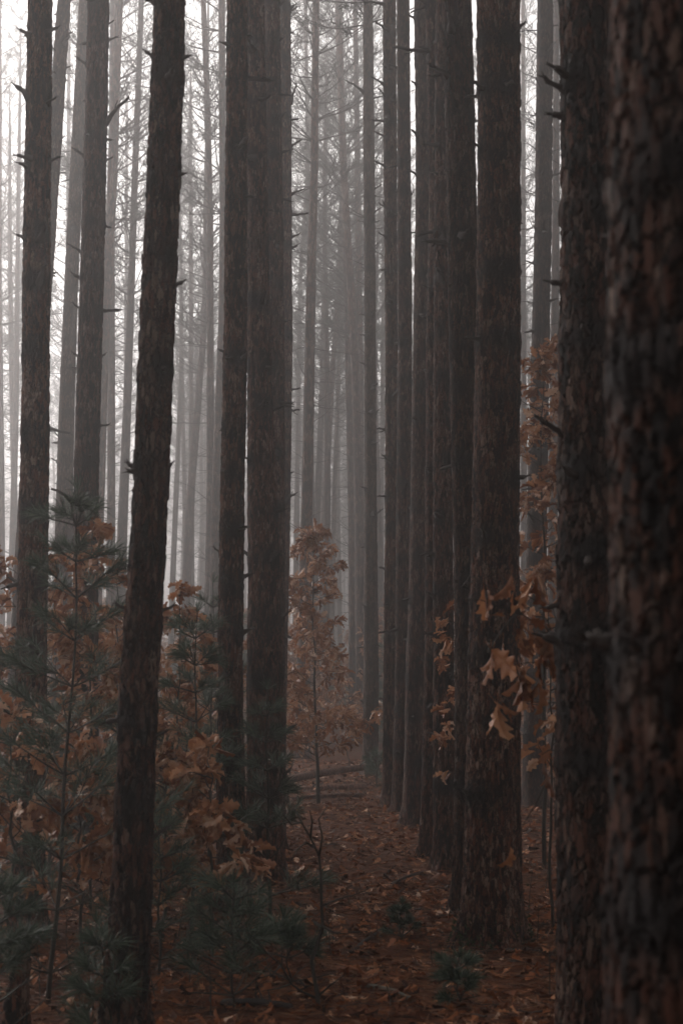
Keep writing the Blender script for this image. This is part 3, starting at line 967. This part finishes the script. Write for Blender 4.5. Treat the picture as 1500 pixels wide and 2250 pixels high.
def oak_sapling(base, top, nbr, Lmax, label, seed, start=.25, per=6, size=(.09, .14), lean=(0, 0), via=(), rstem=.012, sides=None, stop=1.0):
    rs = np.random.RandomState(seed)
    base = np.array(base, float); top = np.array(top, float)
    root = empty('oak_sapling', tuple(base), label, 'sapling', 'young oaks holding brown leaves')
    pts = np.array([np.zeros(3)] + [np.array(v) - base for v in via] + [top - base])
    f = np.linspace(0, 1, len(pts)); ff = np.linspace(0, 1, 14)
    st = np.stack([np.interp(ff, f, pts[:, i]) for i in range(3)], 1)
    st[1:-1, 0] += rs.normal(0, .012, 12); st[0, 2] -= .05
    mb = MB(); tube(mb, st, np.linspace(rstem, .003, 14), 7, .4)
    link('stem', mb.mesh('oak_stem', True), M_TWIG, root)
    bb = MB(); P, D = [], []
    def cluster(p, d, n):
        for _ in range(n):
            P.append(p + rs.normal(0, .02, 3))
            D.append(unit(d * .6 + np.array([rs.normal(0, .55), rs.normal(0, .55), rs.uniform(-1.1, .25)])))
    for b in range(nbr):
        t = start + (stop - start) * (b + rs.uniform(0, .6)) / nbr
        c0 = np.array([np.interp(t, ff, st[:, i]) for i in range(3)])
        L = Lmax * (1 - (t * .8) ** 1.5) * rs.uniform(.6, 1.15)
        az = rs.uniform(0, 6.28) if sides is None else rs.uniform(*sides)
        c = branch_curve(rs, c0, az, rs.uniform(.1, .6), L, 6, .1, .13)
        tube(bb, c, np.linspace(.005, .002, len(c)), 4, rs.uniform(.2, .8), cap=False)
        cluster(c[-1], unit(c[-1] - c[-2]), per)
        for s in range(int(2 + L * 5)):
            i = rs.randint(2, 7)
            a2 = az + rs.choice([-1, 1]) * rs.uniform(.5, 1.2)
            tw = branch_curve(rs, c[i], a2, rs.uniform(-.1, .6), L * rs.uniform(.15, .4), 3, .1, .15)
            tube(bb, tw, np.linspace(.003, .0015, len(tw)), 3, .5, cap=False)
            cluster(tw[-1], unit(tw[-1] - tw[-2]), rs.randint(3, per + 1))
    if stop > .9: cluster(st[-1], np.array([0, 0, 1.]), per + 2)
    link('branches', bb.mesh('oak_branches'), M_TWIG, root)
    P, D = np.array(P), np.array(D)
    U = rs.normal(0, 1, (len(P), 3)); U[:, 2] = np.abs(U[:, 2]) + .3
    mb = MB(); put_leaves(mb, P, D, U, rs.uniform(size[0], size[1], len(P)), LEAVES, rs)
    link('foliage', mb.mesh('oak_leaves'), M_OAK, root)
    return root


oak_sapling(foot(700, 19.5), P_(688, 1160, 19.5), 78, .80, 'slim young oak with tiers of brown leaves standing where the path fades', 31, start=.24, per=6, rstem=.03, size=(.10, .15),
            via=[P_(697, 1640, 19.5), P_(688, 1400, 19.5)])
oak_sapling(foot(1195, 12.6), P_(1188, 765, 12.6), 60, .6, 'tall young oak with coppery leaves in the gap left of the thick dark trunk', 32, start=.30, per=5, rstem=.02, size=(.10, .15))
oak_sapling(foot(1215, 9.2), P_(1205, 1330, 9.2), 14, .4, 'young oak with sparse brown leaves low in the gap at the right', 33, start=.35, per=3, size=(.10, .15))
oak_sapling(foot(1045, 11.4), P_(1012, 1330, 11.4), 9, .34, 'young oak peeping out left of the broad trunk, two small leaf clusters', 34, start=.4, per=4, size=(.08, .12), sides=(2.6, 3.6))
lo = [
    (75, 10.6, 1215, 14, .55, 'young oak whose top leaf cluster crosses the leftmost trunk'),
    (200, 10.2, 1165, 15, .50, 'young oak with leaves in front of the trunk with the long broken branch'),
    (262, 10.8, 1270, 12, .50, 'young oak with rusty leaves close left of the dark leaning front trunk'),
    (20, 8.2, 1560, 10, .45, 'low young oak with pale curled leaves at the left edge'),
    (395, 11.5, 1300, 12, .42, 'young oak with leaves just right of the dark leaning front trunk'),
    (470, 8.6, 1640, 9, .42, 'low young oak with drooping orange leaves before the cluster'),
    (360, 8.9, 1660, 10, .42, 'low young oak with dark orange leaves right of the front trunk'),
    (130, 12.5, 1350, 12, .6, 'young oak deep in the thicket behind the leftmost trunk'),
    (300, 13.5, 1330, 12, .6, 'young oak behind the dark leaning front trunk'),
    (510, 14.5, 1420, 12, .6, 'young oak showing between the cluster trunks'),
    (430, 16.5, 1400, 12, .7, 'young oak in the misty middle distance left of the cluster'),
    (230, 16.0, 1400, 12, .7, 'young oak in the misty thicket left of the front trunk'),
    (180, 8.4, 1640, 9, .4, 'low young oak with leaves around the tallest white pine stem'),
    (640, 24.0, 1480, 12, .8, 'misty young oak at the left end of the fallen logs'),
    (765, 27.0, 1500, 10, .7, 'misty young oak behind the fallen logs'),
]
for k, (px, Y, ty, nb, L, lab) in enumerate(lo):
    oak_sapling(foot(px, Y), P_(px + (k * 37 % 23) - 11, ty, Y), int(nb * 1.5), L * 1.1, lab, 50 + k, start=.25, per=8, size=(.09, .145))

# misty bushes that close the view under the far rows: copies of three oaks and one pine
def copy_thing(src, loc, rz, sc, label, group):
    r = src.copy(); COL.objects.link(r)
    r.location = loc; r.rotation_euler = (0, 0, rz); r.scale = (sc, sc, sc)
    r['label'] = label; r['group'] = group
    for ch in [o for o in COL.objects if o.parent == src]:
        c = ch.copy(); COL.objects.link(c); c.parent = r
    return r


BU = 'bushes of the misty undergrowth'
BL = 'brown-leaved bush blurred by fog in the far undergrowth'
rsb = np.random.RandomState(21)
protos = [oak_sapling((-3.0 + 2 * k, 34 + 3 * k, 0), (-3.0 + 2 * k, 34 + 3 * k, 3.0 + .3 * k), 44, 1.3, BL, 400 + k, start=.05, per=8, size=(.12, .19)) for k in range(3)]
protos.append(pine_sapling((2.2, 36, 0), (2.2, 36, 2.8), 12, 1.2, 'green pine bush blurred by fog in the far undergrowth', 404, start=.03, nlen=.16, tuft=22, rstem=.03))
for p in protos: p['group'] = BU
for k in range(84):
    y = 29 + 34 * rsb.uniform() ** .8
    px = -60 + 1680 * ((k * .618) % 1.0)
    if 560 < px < 860 and y < 36: y += 8
    b = foot(px, y)
    i = rsb.randint(0, 4)
    copy_thing(protos[i], tuple(b), rsb.uniform(0, 6.28), rsb.uniform(.7, 1.25), protos[i]['label'], BU)

# the near oak branch with big drooping leaves, every leaf its own part
root = empty('oak_branch', tuple(foot(1305, 6.3)), 'near oak branch with large drooping brown leaves over the broad trunk', 'sapling', 'young oaks holding brown leaves')
org = np.array(root.location)
tw = MB()
paths = [
    [foot(1290, 6.3) + (0, 0, -.05), P_(1290, 1750, 6.2), P_(1262, 1540, 6.1), P_(1225, 1430, 6.0), P_(1180, 1375, 5.9), P_(1135, 1340, 5.85), P_(1105, 1310, 5.8), P_(1040, 1268, 5.8)],
    [P_(1235, 1460, 6.0), P_(1190, 1330, 5.9), P_(1130, 1290, 5.9), P_(1118, 1258, 5.9)],
    [P_(1150, 1352, 5.85), P_(1100, 1335, 5.8), P_(1055, 1318, 5.8), P_(1018, 1312, 5.8)],
    [P_(1135, 1345, 5.85), P_(1105, 1380, 5.8), P_(1080, 1420, 5.8), P_(1072, 1440, 5.8)],
    [P_(1262, 1540, 6.1), P_(1200, 1545, 5.9), P_(1130, 1538, 5.8), P_(1090, 1545, 5.8)],
    [P_(1235, 1450, 6.0), P_(1180, 1455, 5.9), P_(1130, 1458, 5.85)],
    [P_(1240, 1560, 6.0), P_(1228, 1650, 5.9), P_(1180, 1760, 5.85), P_(1122, 1858, 5.8)],
    [P_(1228, 1650, 5.9), P_(1205, 1648, 5.85), P_(1190, 1658, 5.8)],
    [P_(1250, 1500, 6.0), P_(1235, 1420, 5.9), P_(1215, 1340, 5.9), P_(1165, 1275, 5.9)],
]
for i, p in enumerate(paths):
    tube(tw, np.array(p) - org, np.linspace(.007 if i == 0 else .0035, .0018, len(p)), 5, .5)
link('stem', tw.mesh('oak_branch_twigs', True), M_TWIG, root)
rs = np.random.RandomState(5)
big = [(1062, 1290, 4, 72, .7), (1122, 1262, -16, 60, .3), (1165, 1275, -14, 85, .9), (1180, 1262, 32, 95, .95), (1128, 1300, -10, 45, .8),
       (1080, 1352, 28, -2, .25), (1150, 1372, -20, 62, .7), (1162, 1362, 42, 10, .15), (1078, 1428, 0, 78, .3), (1104, 1412, -4, 52, .5),
       (1134, 1462, 30, 92, .85), (1180, 1500, 20, 60, .6), (1092, 1542, -8, 84, .95), (1100, 1542, 30, 40, .35), (1195, 1430, 15, 70, .6), (1215, 1390, 5, 60, .4),
       (1150, 1470, -22, 60, .3), (1172, 1400, 24, 46, .2), (1190, 1660, 22, 88, .3), (1120, 1860, 4, 55, .8)]
rb = np.random.RandomState(8)
for (px, py, dx, dy, c) in list(big[:18]) * 2:
    if rb.uniform() < .75:
        big.append((px + rb.normal(0, 5), py + rb.uniform(-4, 8), dx * .4 + rb.normal(0, 26), dy * .6 + rb.uniform(8, 26), rb.uniform(.05, .95)))
for i, (px, py, dx, dy, c) in enumerate(big):
    a = P_(px, py, 5.8); b = P_(px + dx, py + dy, 5.8 - rs.uniform(-.03, .05))
    L = np.linalg.norm(b - a) * 1.12
    mb = MB()
    D = unit(b - a)[None]
    U = np.array([[rs.normal(0, 1.1), -1, rs.normal(0, .4)]])
    if i == 12: U = np.array([[1.0, -.45, .1]])
    tv, tq = LEAVES_BIG[i % 5]; c = c * .7
    Yv = unit(np.cross(U, D)); Zv = np.cross(D, Yv)
    v = a + L * (tv[:, 0:1] * D + tv[:, 1:2] * 1.15 * Yv + tv[:, 2:3] * Zv) - org
    mb.add(v, tq, None, np.full(len(v), c))
    # leaf stalk
    tube(mb, [a - D[0] * .03 + [0, 0, .012] - org, a - org], [.0012, .0012], 4, .2)
    lf = link('leaf', mb.mesh('oak_leaf'), M_OAK, root)
    if c > .55: lf['label'] = 'pale curled leaf'


big_tree = [o for o in COL.objects if 'mossy flared foot' in str(o.get('label', ''))][0]
rsm = np.random.RandomState(4)
th = rsm.uniform(0, 6.283, 420); hh = rsm.exponential(.05, 420)
rm = .215 + .05 * np.exp(-hh / .1) + rsm.normal(0, .006, 420) + .05 * (hh < .012)
Pm = np.stack([rm * np.cos(th), rm * np.sin(th), hh - .02], 1)
mb = MB(); needles(mb, Pm, np.stack([np.cos(th), np.sin(th), .8 + 0 * th], 1), 9, .022, .004, .5, rsm)
link('moss', mb.mesh('moss'), M_MOSS, big_tree)

# ------------------------------------------------------------------ logs, sticks, shrub, snag
def log(a, b, r, label, mat, seed, name='fallen_log', cat='log', group='fallen pine logs', bend=.02):
    rs = np.random.RandomState(seed)
    a, b = np.array(a), np.array(b)
    n = 24
    t = np.linspace(0, 1, n)[:, None]
    p = a + (b - a) * t + np.array([0, 0, 1]) * np.sin(t * 3.1) * bend + rs.normal(0, r * .05, (n, 3))
    mb = MB()
    tube(mb, p - a, r * np.linspace(1, .82, n) * rs.uniform(.94, 1.06, n), 18, .1)
    root = empty(name, tuple(a), label, cat, group)
    link('log_body' if cat == 'log' else 'stick_body', mb.mesh(name, True), mat, root)
    for k in range(3):
        i = rs.randint(3, n - 3); az = rs.uniform(0, 6.28)
        c = branch_curve(rs, p[i] - a, az, rs.uniform(.3, 1.2), r * rs.uniform(2, 5), 3, .1, .15)
        m2 = MB(); tube(m2, c, np.linspace(r * .3, r * .15, len(c)), 5, .4)
        link('branch_stub', m2.mesh('log_stub', True), M_DEAD, root)
    return root


def G_(px, py, lift=0.0):
    Y = ground_y(py)
    p = foot(px, Y); p[2] += lift
    return p


log(G_(590, 1738, .12), G_(812, 1712, .20), .062, 'uppermost reddish log lying across the end of the path', M_LOG, 1)
log(G_(600, 1742, .02), G_(800, 1730, .05), .055, 'middle darker log under the reddish one', M_LOG, 2)
log(G_(640, 1756, .03), G_(800, 1752, .03), .035, 'lowest thinnest log lying in front of the other two', M_LOG, 3)
sticks = [((795, 2196), (905, 2222), .014, 'pale curved stick lying on the leaves at the bottom middle', M_PALE),
          ((490, 2215), (640, 2238), .020, 'dark wet stick at the bottom edge right of the front trunk', M_DEAD),
          ((1045, 2102), (1225, 2112), .012, 'thin grey stick on the leaves right of the broad mossy foot', M_DEAD),
          ((770, 2110), (850, 2050), .012, 'thin dark stick slanting over the path leaves', M_DEAD),
          ((650, 2005), (740, 2075), .012, 'dark twig lying behind the crooked shrub', M_DEAD),
          ((1000, 2030), (960, 2000), .010, 'short dark twig leaning at the left of the broad mossy foot', M_DEAD),
          ((860, 1935), (935, 1915), .012, 'thin branch lying across the path by the row of feet', M_DEAD),
          ((345, 2140), (470, 2175), .012, 'thin dark branch on the ground right of the front trunk', M_DEAD)]
for k, (a, b, r, lab, m) in enumerate(sticks):
    log(G_(*a, r * .9), G_(*b, r * .9), r, lab, m, 20 + k, 'fallen_stick', 'stick', 'sticks lying on the forest floor', .015)

# bare crooked shrub in the middle
Ys = ground_y(2235)
root = empty('bare_shrub', tuple(foot(698, Ys)), 'bare crooked shrub with zigzag stem on the leaf floor, centre bottom', 'shrub')
org = np.array(root.location)
main = [(699, 2240), (698, 2190), (684, 2112), (698, 2070), (709, 2035), (706, 1985), (705, 1925), (701, 1880), (682, 1840), (662, 1806), (648, 1778)]
side_ = [[(698, 2195), (662, 2178), (640, 2162), (618, 2120), (588, 2095), (560, 2062), (530, 2035)], [(706, 1990), (745, 1975), (790, 1962)],
         [(701, 1880), (708, 1840), (700, 1800), (720, 1770)], [(662, 1806), (640, 1812), (622, 1790)], [(698, 2190), (725, 2165), (760, 2140)],
         [(690, 1860), (672, 1850), (650, 1870), (640, 1890)], [(618, 2120), (600, 2140), (570, 2150)], [(682, 1840), (686, 1805), (680, 1780)],
         [(640, 2162), (610, 2172), (575, 2178)], [(709, 2035), (735, 2050), (765, 2052)]]
rs = np.random.RandomState(9)
mb = MB(); tube(mb, np.array([P_(x, y, Ys + .02 * math.sin(y / 40)) for x, y in main]) - org, np.linspace(.0115, .004, len(main)), 7, .3)
link('stem', mb.mesh('shrub_stem', True), M_TWIG, root)
for s in side_:
    mb = MB()
    yy = Ys + np.linspace(0, rs.uniform(-.25, .25), len(s))
    tube(mb, np.array([P_(x, y, q) for (x, y), q in zip(s, yy)]) - org, np.linspace(.0065, .002, len(s)), 5, .3)
    link('branch', mb.mesh('shrub_branch', True), M_TWIG, root)

# broken snag at the lower left corner
rs = np.random.RandomState(12)
Yg = ground_y(2290)
zs = np.linspace(-.15, 1.0, 60)
b0 = foot(28, Yg); tp = P_(52, 2090, Yg)
zs = np.linspace(-.15, tp[2], 50)
cx = np.interp(zs, [0, tp[2]], [0, tp[0] - b0[0]])
me = trunk_mesh(zs, cx, 0 * zs, np.interp(zs, [0, tp[2]], [.055, .03]), 24, rs, [], True, .08)
root = empty('broken_snag', tuple(b0), 'dark broken stump leaning in the lower left corner', 'stump')
link('stump_body', me, M_BARK, root)
for k in range(4):
    mb = MB(); th = k * 1.6
    q = np.array([cx[-1] + .02 * math.cos(th), .02 * math.sin(th), zs[-1] - .02])
    tube(mb, [q, q + [rs.normal(0, .01), 0, rs.uniform(.03, .09)]], [.012, .002], 5, .3)
    link('splinter', mb.mesh('splinter'), M_DEAD, root)

# thin bare seedlings
spots = [(345, 2210, 150), (415, 2180, 170), (465, 2235, 140), (560, 2215, 120), (180, 2200, 220), (85, 2190, 190), (620, 2150, 100), (730, 2120, 90),
         (860, 2230, 60), (1160, 2010, 110), (1195, 1960, 130), (1180, 2090, 90), (950, 2120, 70), (390, 2080, 230), (545, 2080, 150), (660, 1960, 110),
         (500, 2160, 110), (1210, 2200, 120), (770, 2000, 60), (240, 2120, 200)]
where = ['just right of the foot of the dark leaning front trunk', 'midway between front trunk and the bushy knee-high pine', 'at the bottom edge under the knee-high pine',
         'at the bottom edge left of the crooked shrub', 'just left of the foot of the dark leaning front trunk', 'near the broken stump in the lower left corner',
         'between the knee-high pine and the crooked shrub', 'just right of the upper part of the crooked shrub', 'at the bottom edge in the middle of the path',
         'right of the broad mossy foot, the nearer of two', 'right of the broad trunk by the thick dark one', 'beside the grey stick right of the mossy foot',
         'left of the green seedling before the mossy foot', 'tall, among the low pines right of the front trunk', 'directly before the foot of the left cluster trunk',
         'before the foot of the stout cluster trunk', 'inside the bushy knee-high pine', 'at the bottom right before the thick dark trunk',
         'alone on the path behind the crooked shrub', 'tall, left of the leaning front trunk among pine tufts']
SEED_LABELS = ['thin bare seedling ' + w for w in where]
for k, (px, py, hgt) in enumerate(spots):
    rs = np.random.RandomState(300 + k)
    Y = ground_y(py)
    b = foot(px, Y)
    root = empty('bare_seedling', tuple(b), SEED_LABELS[k], 'seedling', 'thin bare seedlings on the forest floor')
    H = hgt / FPX * Y
    c = branch_curve(rs, (0, 0, -.02), rs.uniform(0, 6.28), 1.45, H, 7, .1, .08)
    mb = MB(); tube(mb, c, np.linspace(.004, .0015, len(c)), 5, .4); link('stem', mb.mesh('seedling_stem'), M_TWIG, root)
    mb = MB()
    for j in range(5):
        i = rs.randint(2, 7)
        t_ = branch_curve(rs, c[i], rs.uniform(0, 6.28), rs.uniform(.2, 1), H * rs.uniform(.15, .35), 4, .1, .15)
        tube(mb, t_, np.linspace(.0024, .001, len(t_)), 4, .4)
    link('twigs', mb.mesh('seedling_twigs'), M_TWIG, root)

# ------------------------------------------------------------------ haze
def haze():
    x0, x1, y0, y1, z0, z1 = -610, 610, -610, 610, -1.3, HAZE_TOP
    v = [(x, y, z) for z in (z0, z1) for (x, y) in ((x0, y0), (x1, y0), (x1, y1), (x0, y1))]
    q = [(3, 2, 1, 0), (4, 5, 6, 7), (0, 1, 5, 4), (1, 2, 6, 5), (2, 3, 7, 6), (3, 0, 4, 7)]
    mb = MB(); mb.add(v, q)
    m, nt, nd, lk = nodes_of('haze')
    pv = nd.new('ShaderNodeVolumePrincipled')
    pv.inputs['Color'].default_value = (.93, .885, .87, 1)
    pv.inputs['Density'].default_value = HAZE_DENSITY
    pv.inputs['Anisotropy'].default_value = 0.78
    out = nd.new('ShaderNodeOutputMaterial')
    lk.new(pv.outputs[0], out.inputs['Volume'])
    o = link('haze', mb.mesh('haze'), m)
    tag(o, 'grey fog filling the forest', 'fog', kind='stuff')


haze()
print('objects', len(bpy.data.objects))
